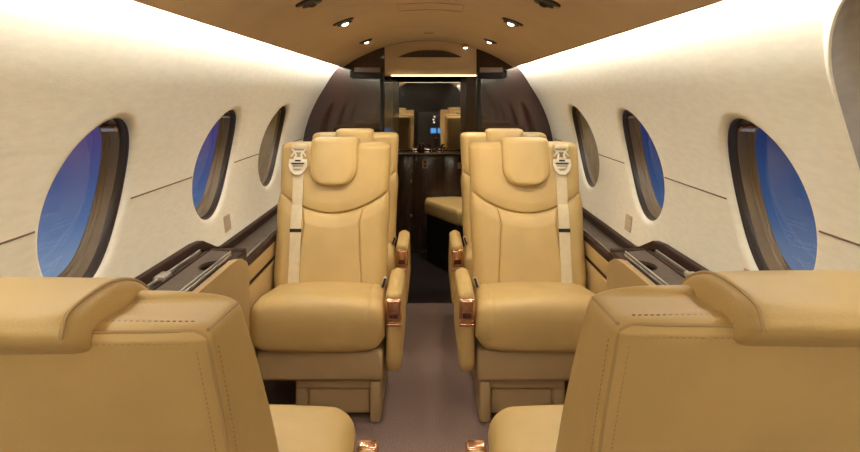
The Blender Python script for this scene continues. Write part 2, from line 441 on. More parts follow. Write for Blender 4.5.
# arched vent grille on the header
root = empty('air_vent', P(0.013, 0.228, DB - 0.004), label='dark arched louvred vent on the beige panel over the doorway', cat='vent')
def arc(x): return 0.042 * (1 - (abs(x) / 0.192) ** 2.4)
bm = bmesh.new(); prism(bm, [(-0.192, 0)] + [(lerp(-0.19, 0.19, i / 24), arc(lerp(-0.19, 0.19, i / 24)) + 0.001) for i in range(25)] + [(0.192, 0)], 'y', -0.003, 0.002)
obj('backing', bm, DARKREC, root, smooth=False)
bm = bmesh.new()
for k in range(26):
    x = -0.170 + 0.340 * k / 25
    box(bm, x - 0.0025, x + 0.0025, -0.007, -0.002, 0.003, max(0.006, arc(x) - 0.002))
obj('grille', bm, mat('vent_louvre', (0.07, 0.045, 0.028), 0.5), root, smooth=False)
bm = bmesh.new(); tube(bm, [(-0.194, -0.004, -0.001)] + [(lerp(-0.19, 0.19, i / 24), -0.004, arc(lerp(-0.19, 0.19, i / 24)) + 0.002) for i in range(25)] + [(0.194, -0.004, -0.001)], 0.0022, 6)
obj('frame', bm, BRONZEC, root)
# small spotlight close to the header
root = empty('spotlight', P(0.222, 0.318 - 0.012, 3.86), label='small lit spotlight just above the right end of the arched vent', cat='ceiling light')
bm = bmesh.new(); bmesh.ops.create_cone(bm, cap_ends=True, segments=20, radius1=0.024, radius2=0.020, depth=0.02); obj('housing', bm, BRONZEC, root)
bm = bmesh.new(); bmesh.ops.create_uvsphere(bm, u_segments=14, v_segments=8, radius=0.012); 
for v in bm.verts: v.co.z = v.co.z * 0.6 - 0.011
obj('bulb', bm, LAMP, root)
root.location.z = ctop(0.222) - 0.010
l = bpy.data.lights.new('header_spot', 'SPOT'); l.energy = 14; l.color = (1.0, 0.85, 0.62); l.spot_size = math.radians(60); l.spot_blend = 0.8; l.shadow_soft_size = 0.02
lo = bpy.data.objects.new('header_spot', l); C.objects.link(lo); lo.parent = root; lo.location = (0, 0, -0.03)
lo.rotation_euler = (Vector((-0.19, -0.75, -1.4)).to_track_quat('-Z', 'Y')).to_euler()

# dark rails standing out from the bulkhead beside the doorway
for s, x0, x1, nm in ((-1, DL - 0.005, -0.455, 'left'), (1, DR + 0.005, 0.462, 'right')):
    root = empty('door_track', P((x0 + x1) / 2, 0.125, DB - 0.02), label='dark horizontal door track rail on the bulkhead %s of the doorway' % nm, cat='rail', group='door track rails')
    L = abs(x1 - x0) / 2
    bm = bmesh.new(); box(bm, -L, L, -0.03, 0.02, -0.028, 0.010, 0.004); obj('rail', bm, BLACK, root)
    bm = bmesh.new(); box(bm, -L * 0.85, L * 0.8, -0.028, 0.018, 0.0105, 0.040, 0.003); obj('cover', bm, mat('glossy_smoke_cover', (0.22, 0.16, 0.15), 0.25), root)
    bm = bmesh.new(); box(bm, s * L - 0.01, s * L + 0.01, -0.034, 0.019, -0.02, 0.022, 0.004); obj('end_cap', bm, BLACK, root)
    # vertical post of the sliding door
    xx = x0 - s * 0.0 
    bm = bmesh.new(); box(bm, min(xx, xx + s * 0.022), max(xx, xx + s * 0.022), DB - 0.03, DB - 0.001, 0, H + 0.096, 0.004)
    tag(obj('door_post', bm, BLACK), 'slim black vertical post at the %s side of the doorway' % nm, 'post', 'doorway posts')

# passage side walls, ceiling, end wall
YE = 4.93
bm = bmesh.new(); box(bm, DL - 0.03, DL, DB + 0.041, YE, 0, H + 0.30); tag(obj('wall_passage_left', bm, DARKWOOD, smooth=False), kind='structure')
bm = bmesh.new(); box(bm, DR, DR + 0.03, DB + 0.041, YE, 0, H + 0.30); tag(obj('wall_passage_right', bm, BURL, smooth=False), kind='structure')
bm = bmesh.new(); box(bm, DL, DR, DB + 0.051, YE, H + 0.30, H + 0.33); tag(obj('ceiling_passage', bm, DARKWOOD, smooth=False), kind='structure')
bm = bmesh.new(); box(bm, DL - 0.03, DR + 0.03, YE, YE + 0.04, 0, H + 0.33); tag(obj('wall_passage_end', bm, DARKWOOD, smooth=False), kind='structure')
bm = bmesh.new(); box(bm, DL + 0.001, DR - 0.001, YE - 0.012, YE - 0.001, H - 0.416, H + 0.29)
tag(obj('mirror', bm, MIRROR, smooth=False), 'dark tinted mirror above the counter at the end of the passage', 'mirror')
# vanity cabinet
YV = 4.68
root = empty('vanity_cabinet', P(0.015, -H, YV), label='dark glossy cabinet with outlets under the mirror at the passage end', cat='cabinet')
TOPV = H - 0.419
x0, x1 = DL + 0.002 - 0.015, DR - 0.002 - 0.015
bm = bmesh.new(); box(bm, x0, x1, 0.012, 0.235, 0.0, TOPV - 0.02); obj('body', bm, DARKWOOD, root, smooth=False)
bm = bmesh.new(); box(bm, x0, x1, -0.006, 0.236, TOPV - 0.0195, TOPV, 0.002); obj('countertop', bm, mat('dark_stone', (0.03, 0.018, 0.014), 0.12, noise=0.3, nscale=30), root)
bm = bmesh.new(); box(bm, x0 + 0.002, x1 - 0.002, -0.0085, -0.0062, TOPV - 0.006, TOPV - 0.001); obj('edge_highlight', bm, mat('edge_highlight_metal', (0.45, 0.33, 0.27), 0.35, metal=0.9), root)  # thin metal line stands in for the highlight along the counter edge
for (a, b_) in ((x0 + 0.004, -0.12), (-0.114, 0.10), (0.106, x1 - 0.004)):
    bm = bmesh.new(); box(bm, a, b_, 0.002, 0.0118, 0.03, TOPV - 0.024, 0.002); d = obj('door', bm, DARKWOOD, root)
for (px, pz, w, h_) in ((-0.137, H - 0.62, 0.014, 0.024), (-0.137, H - 0.87, 0.014, 0.020)):
    bm = bmesh.new(); box(bm, px - w / 2, px + w / 2, -0.006, 0.0018, pz - h_ / 2, pz + h_ / 2, 0.002); obj('latch', bm, mat('latch_metal', (0.5, 0.36, 0.28), 0.3, metal=0.9), root)
bm = bmesh.new(); box(bm, -0.056, -0.018, -0.003, 0.0018, H - 0.527, H - 0.465, 0.002); pl = obj('outlet_plate', bm, PLATE, root)
for k in (-1, 1):
    bm = bmesh.new(); box(bm, -0.046, -0.028, -0.0055, -0.0032, H - 0.496 + k * 0.014 - 0.008, H - 0.496 + k * 0.014 + 0.008, 0.001); obj('socket', bm, BLACK, pl)
bm = bmesh.new(); box(bm, 0.197, 0.224, -0.003, 0.0018, H - 0.53, H - 0.485, 0.002); obj('switch_plate', bm, mat('amber_plate', (0.35, 0.2, 0.09), 0.4), root)
# faucet and small dish on the counter
root = empty('faucet', P(0.066, -0.419, YV + 0.10), label='small gold faucet on the dark counter in front of the mirror', cat='faucet')
bm = bmesh.new(); tube(bm, [(0, 0, 0), (0, 0, 0.055), (0, -0.012, 0.075), (0, -0.04, 0.08), (0, -0.055, 0.07)], 0.008, 12); obj('spout', bm, BRONZE, root)
for sx in (-1, 1):
    bm = bmesh.new(); tube(bm, [(sx * 0.04, 0, 0), (sx * 0.04, 0, 0.028)], 0.010, 12); tube(bm, [(sx * 0.04, 0, 0.028), (sx * 0.062, 0, 0.034)], 0.006, 8); obj('handle', bm, BRONZE, root)
bm = bmesh.new()
for (r0, z0, r1, z1) in ((0.022, 0.0, 0.030, 0.018), (0.030, 0.018, 0.026, 0.030), (0.026, 0.030, 0.010, 0.044)):
    n = 20; a = [bm.verts.new((r0 * math.cos(2 * PI * k / n), r0 * math.sin(2 * PI * k / n), z0)) for k in range(n)]; b = [bm.verts.new((r1 * math.cos(2 * PI * k / n), r1 * math.sin(2 * PI * k / n), z1)) for k in range(n)]
    for k in range(n): bm.faces.new((a[k], a[(k + 1) % n], b[(k + 1) % n], b[k]))
    if z0 == 0: bm.faces.new(a)
    if z1 > 0.04: bm.faces.new(b)
bmesh.ops.remove_doubles(bm, verts=bm.verts, dist=0.0002)
o = obj('soap_dispenser', bm, BRONZE); o.location = P(-0.052, -0.419, YV + 0.09); tag(o, 'small domed gold jar on the dark counter, left of the faucet', 'jar')
# padded bench seat in the passage
root = empty('bench_seat', P(0.15, -H, 4.32), label='tan padded bench seat in the dark passage behind the right seats', cat='seat')
plan = [(-0.165, 0.27), (-0.172, 0.22), (-0.155, 0.15), (0.01, -0.19), (0.05, -0.25), (0.141, -0.29), (0.141, 0.31), (-0.14, 0.31)]
pl2 = [(v.x, v.y) for v in spline([(a, b, 0) for a, b in plan], 5)]
def inset(poly, d):
    cx = sum(p[0] for p in poly) / len(poly); cy = sum(p[1] for p in poly) / len(poly)
    return [(min(0.141, cx + (p[0] - cx) * (1 - d)), cy + (p[1] - cy) * (1 - d)) for p in poly]
bm = bmesh.new(); rings = []
for (z, d) in ((0.285, 0.10), (0.29, 0.03), (0.31, 0.0), (0.35, 0.0), (0.372, 0.03), (0.382, 0.10), (0.386, 0.3), (0.387, 0.7)):
    rings.append([bm.verts.new((p[0], p[1], z + 0.033)) for p in inset(pl2, d)])
n = len(pl2)
for A, B in zip(rings, rings[1:]):
    for k in range(n): bm.faces.new((A[k], A[(k + 1) % n], B[(k + 1) % n], B[k]))
bm.faces.new(rings[0]); bm.faces.new(rings[-1])
obj('cushion', bm, LEATHER, root, angle=80)
bm = bmesh.new(); prism(bm, [(a, b) for a, b in inset(pl2, 0.12)], 'z', 0.0, 0.3175); obj('base', bm, BLACK, root, smooth=False)

# ---------------------------------------------------------------- cockpit end behind the camera (seen in the mirror)
bm = bmesh.new(); box(bm, -0.80, 0.80, -2.66, -2.60, 0, H + 0.36); tag(obj('wall_front', bm, BLACK, smooth=False), kind='structure')
root = empty('instrument_panel', P(0.15, -H, -2.05), label='black instrument console with two blue displays at the cockpit end', cat='instrument panel')
bm = bmesh.new(); box(bm, -0.34, 0.34, -0.45, -0.05, 0, 0.82, 0.02); obj('housing', bm, BLACK, root)
for xx in (-0.05, 0.08):
    bm = bmesh.new(); box(bm, xx - 0.05, xx + 0.05, -0.0495, -0.044, 0.44, 0.53, 0.002); obj('display', bm, BLUE, root)
for (xx, zz) in ((-0.04, 0.64), (-0.03, 0.74), (-0.05, 0.69)):
    bm = bmesh.new(); box(bm, xx - 0.012, xx + 0.012, -0.0495, -0.044, zz - 0.01, zz + 0.01, 0.001); obj('indicator', bm, DOT, root)

# ---------------------------------------------------------------- side consoles
CAPT = mat('bracket_metal', (0.50, 0.44, 0.38), 0.45, metal=0.4, noise=0.4, nscale=300)
def console(s, nm, xi):
    root = empty('side_ledge', P(s * 0.68, -H, 2.0), label='dark brown side ledge with metal rails and tan panels along the %s wall' % nm, cat='side ledge')
    ox, oy = s * 0.68, 2.0
    def B(x0, x1, y0, y1, z0, z1, bev=0.0):   # heights relative to the eye, x as absolute distance from centre
        b = bmesh.new(); a, c = sorted((s * x0 - ox, s * x1 - ox))
        box(b, a, c, y0 - oy, y1 - oy, H + z0, H + z1, bev); return b
    def sweep(path, w, h):
        b = bmesh.new(); rings = []
        for i, (x, y, z) in enumerate(path):
            rings.append([b.verts.new((s * (x + dx) - ox, y - oy, H + z + dz)) for dx, dz in ((-w / 2, -h / 2), (w / 2, -h / 2), (w / 2, h / 2), (-w / 2, h / 2))])
        for A, D in zip(rings, rings[1:]):
            for k in range(4): b.faces.new((A[k], A[(k + 1) % 4], D[(k + 1) % 4], D[k]))
        b.faces.new(rings[0]); b.faces.new(rings[-1])
        bmesh.ops.bevel(b, geom=b.edges[:], offset=0.003, segments=2, affect='EDGES')
        return b
    obj('wall_trim', sweep([(0.750, -0.6, -0.488), (0.750, 2.06, -0.488), (0.747, 2.13, -0.492), (0.735, 2.26, -0.545), (0.738, 2.34, -0.556), (0.738, 3.925, -0.556)], 0.024, 0.030), TRIM, root)
    obj('tray_floor', B(0.605, 0.738, 1.59, 2.17, -0.56, -0.525), TRIM, root)
    obj('narrow_ledge', B(0.695, 0.738, -0.6, 1.589, -0.56, -0.525), TRIM, root)
    obj('end_wall', B(0.615, 0.738, 2.16, 2.20, -0.56, -0.518, 0.003), TRIM, root)
    obj('rail', B(0.724, 0.729, -0.6, 2.07, -0.504, -0.492, 0.001), CHROME, root)
    obj('track', B(0.706, 0.719, -0.6, 2.09, -0.512, -0.500, 0.001), TRIM, root)
    # stowed table leaf with an arched notch
    b = bmesh.new(); ya, yb = 1.59 - oy, 2.10 - oy
    poly = [(s * 0.702 - ox, ya), (s * 0.702 - ox, yb), (s * 0.640 - ox, yb - 0.015), (s * 0.636 - ox, 1.975 - oy)]
    for i in range(1, 12):
        t = PI * i / 12; poly.append((s * (0.636 + 0.036 * math.sin(t)) - ox, lerp(1.97, 1.86, (1 - math.cos(t)) / 2) - oy))
    poly += [(s * 0.636 - ox, 1.855 - oy), (s * 0.636 - ox, ya)]
    prism(b, poly, 'z', H - 0.512, H - 0.502); obj('table_leaf', b, TRAY, root, smooth=False)
    obj('bracket', B(0.708, 0.737, 1.74, 1.80, -0.500, -0.488, 0.002), CAPT, root)
    obj('rail', B(0.624, 0.628, 1.59, 2.06, -0.500, -0.494, 0.001), CHROME, root)
    obj('rail', B(0.610, 0.613, 1.59, 2.02, -0.500, -0.493, 0.001), CHROME, root)
    obj('rail', B(0.596, 0.599, 1.59, 1.96, -0.508, -0.499, 0.0006), CHROME, root)
    obj('track', B(0.594, 0.634, 1.59, 2.09, -0.524, -0.5045, 0.001), TRIM, root)
    # tan side panel with rounded far corner
    prof = [(1.59, 0.02), (1.59, H - 0.494), (1.90, H - 0.494), (1.96, H - 0.497), (2.01, H - 0.507), (2.06, H - 0.528), (2.085, H - 0.555), (2.09, H - 0.60), (2.09, 0.02)]
    b = bmesh.new(); a, c = sorted((s * 0.574 - ox, s * 0.592 - ox)); prism(b, [(y - oy, z) for y, z in prof], 'x', a, c)
    obj('side_panel', b, LEATHER2, root, smooth=False)
    # lower rear ledge
    b = bmesh.new(); prism(b, [(s * (xi + 0.006) - ox, H - 0.60), (s * 0.74 - ox, H - 0.60), (s * 0.74 - ox, H - 0.572), (s * (xi + 0.006) - ox, H - 0.585)], 'y', 2.2005 - oy, 3.925 - oy)
    obj('ledge_top', b, TRAY, root, smooth=False)
    obj('rail', B(xi + 0.024, xi + 0.028, 2.22, 3.6, -0.583, -0.572, 0.001), CHROME, root)
    obj('ledge_edge', B(xi, xi + 0.02, 2.10, 3.925, -0.596, -0.572, 0.004), TRIM, root)
    obj('upper_side_panel', B(xi, xi + 0.016, 2.10, 3.925, -0.652, -0.597, 0.003), LEATHER2, root)
    obj('groove', B(xi + 0.008, xi + 0.016, 2.10, 3.925, -0.672, -0.6525), TRIM, root)
    obj('lower_side_panel', B(xi, xi + 0.016, 2.10, 3.925, -1.12, -0.6725, 0.003), LEATHER2, root)
console(-1, 'left', 0.622); console(1, 'right', 0.640)

# small slotted plates on the walls and a slot by the right near window
def wallplate(s, ph, y, w, hgt, nm, label, cat):
    o0 = wp(s, ph, y, 0.0)
    root = empty(nm, o0, 0, label=label, cat=cat, group='small wall plates' )
    root.rotation_euler = (0, -s * ph, 0)
    b = bmesh.new(); box(b, -0.003, 0.002, -w / 2, w / 2, -hgt / 2, hgt / 2, 0.001); obj('plate', b, mat('plate_cream', (0.5, 0.41, 0.3), 0.5), root)
    for k in range(4):
        z = -hgt / 2 + hgt * (k + 0.5) / 4
        b = bmesh.new(); box(b, *sorted((-s * 0.0032, -s * 0.0045)), -w * 0.36, w * 0.36, z - 0.004, z + 0.003); obj('slot', b, PLATE, root, smooth=False)
pz = math.asin((0.396 - 0.485) / RW)
wallplate(-1, pz, 2.46, 0.075, 0.06, 'switch_plate', 'small ribbed cream switch plate low on the left wall', 'switch plate')
wallplate(1, pz, 2.46, 0.075, 0.06, 'switch_plate', 'small ribbed cream switch plate low on the right wall', 'switch plate')
ph = math.asin((0.396 - 0.425) / RW)
o0 = wp(1, ph, 1.545, 0)
root = empty('wall_latch', o0, label='small bronze slot latch on the right wall below the nearest window', cat='latch')
b = bmesh.new(); box(b, -0.004, 0.002, -0.022, 0.022, -0.008, 0.008, 0.002); obj('plate', b, BRONZEC, root)
b = bmesh.new(); box(b, -0.007, -0.0042, -0.014, 0.014, -0.004, 0.003, 0.001); obj('slot', b, BLACK, root)

# ---------------------------------------------------------------- passenger seats facing the camera
HB0, HBT = 0.36, 0.935
def yf(h): return 0.27 + (h - 0.39) * 0.375          # front face of the backrest
def groove(d, sig=0.0045, depth=0.006): return depth * math.exp(-(d / sig) ** 2)
def yoke(x): return 0.655 + 0.085 * (abs(x) / 0.225) ** 2
def vseam(h): return 0.112 + 0.02 * max(0, (0.62 - h) / 0.25) + 0.012 * max(0, (h - 0.62) / 0.06)
def backface(x, h):
    y = yf(h)
    dy = h - yoke(x)
    y += groove(dy, 0.0042, 0.009)
    if dy < 0:
        y += groove(abs(x) - vseam(h), 0.0035, 0.006) * min(1, -dy / 0.01)
        y -= 0.022 * min(1, -dy / 0.05) ** 0.5 * (1 - (abs(x) / 0.26) ** 4)
    else: y -= 0.010 * min(1, dy / 0.04) ** 0.5
    return y
def make_seat(m, label):
    """m = +1: aisle on the +x side; seat faces -y"""
    root = empty('cabin_seat', (0, 0, 0), label=label, cat='seat', group='tan leather cabin seats facing the camera')
    def put(name, b, mt, parent=root, **k):
        if m < 0: mirror(b)
        return obj(name, b, mt, parent, **k)
    rows = []; N = 190; top_r = 0.022
    for i in range(N + 1):
        h = lerp(HB0, HBT, i / N)
        hw = interp([(0.36, 0.216), (0.42, 0.2255), (0.56, 0.228), (0.68, 0.233), (0.74, 0.227), (0.90, 0.232), (0.935, 0.231)], h)
        tt = 0.13; rr = 0.042
        e = max(0, (h - (HBT - top_r)) / top_r); sh = top_r * (1 - math.sqrt(max(0, 1 - e * e)))
        hd_ = tt / 2 - sh * 1.2
        rows.append((h, 0, 0, hw - sh * 1.1, max(hd_, 0.02), rr))
    def fn(p, t, u):
        h = p.z; x = p.x
        c = yf(h) + 0.065
        if t == 'f': return Vector((x, backface(x, h) + (p.y + 0.065), h))
        # corners pick up the bulge smoothly
        w = max(0, -p.y / 0.065)
        xx = max(-0.2, min(0.2, x))
        return Vector((x, c + p.y + (backface(math.copysign(min(abs(x), 0.235), x), h) - yf(h)) * w, h))
    put('backrest', loft(rows, nf=150, nc=8, ns=6, fn=fn), LEATHER, angle=60)
    wp_ = []
    for i in range(61):
        x = lerp(-0.218, 0.218, i / 60); h = yoke(x); wp_.append(Vector((x, backface(x, h) - 0.0016 + 0.010 * max(0, (abs(x) - 0.19) / 0.03) ** 2, h)))
    b = bmesh.new(); tube(b, wp_, 0.0017, 6); put('yoke_seam', b, WELT)
    for sx in (-1, 1):
        b = bmesh.new(); tube(b, [Vector((sx * vseam(h), backface(vseam(h), h) - 0.0010, h)) for h in [lerp(0.40, yoke(0.12) - 0.006, i / 40) for i in range(41)]], 0.0013, 6); put('panel_seam', b, WELT)
    # headrest pillow: square top, rounded bottom
    rows = []
    for i in range(41):
        t = i / 40; h = lerp(0.765, 0.958, t)
        k = max(0, 1 - (h - 0.765) / 0.075); hw = 0.100 - 0.068 * (1 - math.sqrt(max(0, 1 - k * k)))
        e = max(0, (h - 0.940) / 0.018); sh = 0.018 * (1 - math.sqrt(max(0, 1 - e * e)))
        k2 = max(0, 1 - (h - 0.765) / 0.02); sd = 0.02 * (1 - math.sqrt(max(0, 1 - k2 * k2)))
        rows.append((h, -0.002, yf(h) + 0.02, max(0.02, hw - sh), max(0.006, 0.052 - sh - sd), 0.022))
    hr = put('headrest', loft(rows, nf=30, nc=7, ns=4, fn=lambda p, t, u: Vector((p.x, p.y - 0.008 * max(0, 1 - u * u), p.z)) if t == 'f' else p), LEATHER, angle=70)
    # seat cushion
    prof = [(v.x, v.y) for v in spline([(-0.072, 0.315, 0), (-0.070, 0.37, 0), (-0.046, 0.411, 0), (0.02, 0.422, 0), (0.15, 0.407, 0), (0.30, 0.388, 0), (0.36, 0.37, 0), (0.37, 0.30, 0), (0.35, 0.26, 0), (0.20, 0.2515, 0), (0.0, 0.2515, 0), (-0.058, 0.262, 0)], 7)]
    def cf(p):
        u = p.x / 0.25
        if p.z < 0.30: p = Vector((p.x * (1 - 0.5 * (0.30 - p.z) * abs(u) ** 3), p.y, p.z + 0.02 * abs(u) ** 4))
        if p.z > 0.35: p = p + Vector((0, 0, 0.012 * math.cos(u * PI / 2) + groove(0, 1, 0)))
        # shallow seam near each side of the top
        g = groove(abs(p.x) - 0.185, 0.006, 0.004) if p.z > 0.33 else 0
        w = lerp(1.0, 0.93, max(0, min(1, p.y / 0.35)))
        return Vector((p.x * w, p.y, p.z - g))
    put('seat_cushion', pillow_extrude(prof, -0.228, 0.243, 0.045, crown=0.004, nm=90, fn=cf), LEATHER, angle=80)
    # seat base shell and pedestal
    b = bmesh.new(); box(b, -0.205, 0.236, -0.038, 0.42, 0.146, 0.254, 0.014); put('seat_base', b, PLINTH)
    b = bmesh.new()
    box(b, -0.075, -0.030, -0.005, 0.44, 0.0, 0.142, 0.010); box(b, 0.190, 0.228, -0.035, 0.44, 0.0, 0.142, 0.010)
    box(b, -0.070, 0.225, -0.015, 0.44, 0.112, 0.1435, 0.006); box(b, -0.065, 0.22, 0.005, 0.43, 0.018, 0.12, 0.004)
    put('pedestal', b, PLINTH)
    b = bmesh.new(); box(b, -0.025, 0.186, -0.006, 0.007, 0.022, 0.108, 0.005); put('access_panel', b, PLINTH)
    # armrest on the aisle side
    rows = []
    for i in range(33):
        t = i / 32; h = lerp(0.165, 0.452, t)
        e = max(0, (h - 0.432) / 0.020); sh = 0.018 * (1 - math.sqrt(max(0, 1 - e * e)))
        k = max(0, 1 - (h - 0.165) / 0.05); sb = 0.03 * (1 - math.sqrt(max(0, 1 - k * k)))
        y0, y1 = -0.028 + sb + sh * 0.7, lerp(0.44, 0.30, max(0, (h - 0.30) / 0.152)) - sb
        rows.append((h, 0.272, (y0 + y1) / 2, 0.028 - sh - sb * 0.4, (y1 - y0) / 2, 0.022))
    ar = put('armrest', loft(rows, nf=10, nc=7, ns=20), LEATHER, angle=70)
    b = bmesh.new(); box(b, 0.2445, 0.2995, -0.040, 0.020, 0.352, 0.432, 0.010, 4); cp_ = put('metal_cap', b, BRONZE, ar)
    b = bmesh.new(); box(b, 0.2565, 0.2875, -0.044, -0.036, 0.366, 0.388, 0.003); put('recline_button', b, mat('dark_bronze', (0.14, 0.05, 0.03), 0.3, metal=0.7), cp_)
    b = bmesh.new(); box(b, 0.2450, 0.299, -0.036, 0.010, 0.336, 0.346, 0.003); put('trim_band', b, BRONZE, ar)
    # shoulder belt
    def bf(x, h): return min(backface(x, h), backface(x + 0.02, h), backface(x - 0.02, h))
    def belt(h0, h1, x0, x1, hw, off):
        b = bmesh.new(); n = 40; R = []
        for i in range(n + 1):
            h = lerp(h0, h1, i / n); xc = lerp(x0, x1, i / n); y = bf(xc, h) - off
            R.append([b.verts.new(q) for q in ((xc - hw, y, h), (xc + hw, y, h), (xc + hw, y + 0.002, h), (xc - hw, y + 0.002, h))])
        for A, D in zip(R, R[1:]):
            for k in range(4): b.faces.new((A[k], A[(k + 1) % 4], D[(k + 1) % 4], D[k]))
        b.faces.new(R[0]); b.faces.new(R[-1]); return b
    bl = put('shoulder_belt', belt(0.405, 0.865, -0.134, -0.148, 0.0215, 0.007), WEB, smooth=False)
    b = belt(0.590, 0.603, -0.1395, -0.140, 0.0235, 0.009); put('belt_keeper', b, BLACK, bl, smooth=False)
    yb = lambda h: bf(-0.15, h) - 0.014
    M = Matrix.Translation((-0.150, yb(0.85), 0.85)) @ Matrix.Rotation(-0.36, 4, 'X')
    b = bmesh.new()
    def ringplate(bb, outer, inner, d):
        n = len(outer)
        vo = [[bb.verts.new(M @ Vector((p[0], yy, p[1]))) for p in outer] for yy in (-d, d)]
        vi = [[bb.verts.new(M @ Vector((p[0], yy, p[1]))) for p in inner] for yy in (-d, d)]
        for k in range(n):
            j = (k + 1) % n
            bb.faces.new((vo[0][k], vo[0][j], vi[0][j], vi[0][k])); bb.faces.new((vo[1][k], vo[1][j], vi[1][j], vi[1][k]))
            bb.faces.new((vo[0][k], vo[0][j], vo[1][j], vo[1][k])); bb.faces.new((vi[0][k], vi[0][j], vi[1][j], vi[1][k]))
    outer = [(-0.036, 0.022), (0.036, 0.022), (0.038, -0.004), (0.030, -0.026), (0.014, -0.042), (-0.014, -0.042), (-0.030, -0.026), (-0.038, -0.004)]
    inner = [(-0.022, -0.004), (0.022, -0.004), (0.022, -0.010), (0.016, -0.022), (0.008, -0.028), (-0.008, -0.028), (-0.016, -0.022), (-0.022, -0.010)]
    ringplate(b, outer, inner, 0.004)
    box(b, -0.034, 0.034, -0.006, 0.004, 0.006, 0.022, 0.002, 2, M); box(b, -0.021, 0.021, -0.005, 0.003, -0.020, -0.012, 0.002, 2, M)
    bk = put('buckle', b, BUCKLE, bl)
    b = bmesh.new(); box(b, -0.027, 0.027, -0.0075, -0.0062, 0.000, 0.0055, 0.0, 2, M); box(b, -0.012, 0.012, -0.0085, -0.0062, 0.012, 0.018, 0, 2, M); put('buckle_slot', b, BLACK, bk, smooth=False)
    b = bmesh.new()
    ringplate(b, [(-0.024, 0.060), (0.024, 0.060), (0.014, 0.042), (0.020, 0.024), (-0.020, 0.024), (-0.014, 0.042)], [(-0.014, 0.054), (0.014, 0.054), (0.007, 0.043), (0.010, 0.031), (-0.010, 0.031), (-0.007, 0.043)], 0.004)
    for sx in (-1, 1): tube(b, [M @ Vector((sx * 0.030, 0, 0.068)), M @ Vector((sx * 0.018, 0, 0.054)), M @ Vector((sx * 0.030, 0, 0.036))], 0.0035, 8)
    put('belt_tongue', b, BUCKLE, bl)
    b = bmesh.new(); box(b, -0.032, 0.032, -0.006, 0.030, 0.066, 0.086, 0.004, 3, M); put('belt_guide', b, WEB, bl)
    # lap belt stalk by the armrest
    b = bmesh.new(); Mb = Matrix.Translation((0.222, 0.225, 0.415)) @ Matrix.Rotation(0.30, 4, 'Y') @ Matrix.Rotation(-0.3, 4, 'X')
    box(b, -0.008, 0.008, -0.005, 0.005, -0.035, 0.022, 0.003, 2, Mb); st = put('lap_belt_stalk', b, PLATE)
    b = bmesh.new(); box(b, -0.0045, 0.0045, -0.0065, -0.0052, -0.02, 0.016, 0, 2, Mb); put('stalk_strap', b, BLACK, st, smooth=False)
    return root
def copy_tree(o, parent=None):
    c = o.copy(); C.objects.link(c)
    if parent: c.parent = parent
    for ch in [x for x in bpy.data.objects if x.parent == o]: copy_tree(ch, c)
    return c
lf = make_seat(1, 'tan leather seat facing the camera, nearer one left of the aisle')
lf.location = (-0.392, 2.29, 0)
lb = copy_tree(lf); lb.location = (-0.392, 3.01, 0); lb['label'] = 'tan leather seat half hidden behind the nearer left seat that faces the camera'
rf = make_seat(-1, 'tan leather seat facing the camera, nearer one right of the aisle')
rf.location = (0.408, 2.29, 0)
rb = copy_tree(rf); rb.location = (0.408, 3.01, 0); rb['label'] = 'tan leather seat half hidden behind the nearer right seat that faces the camera'

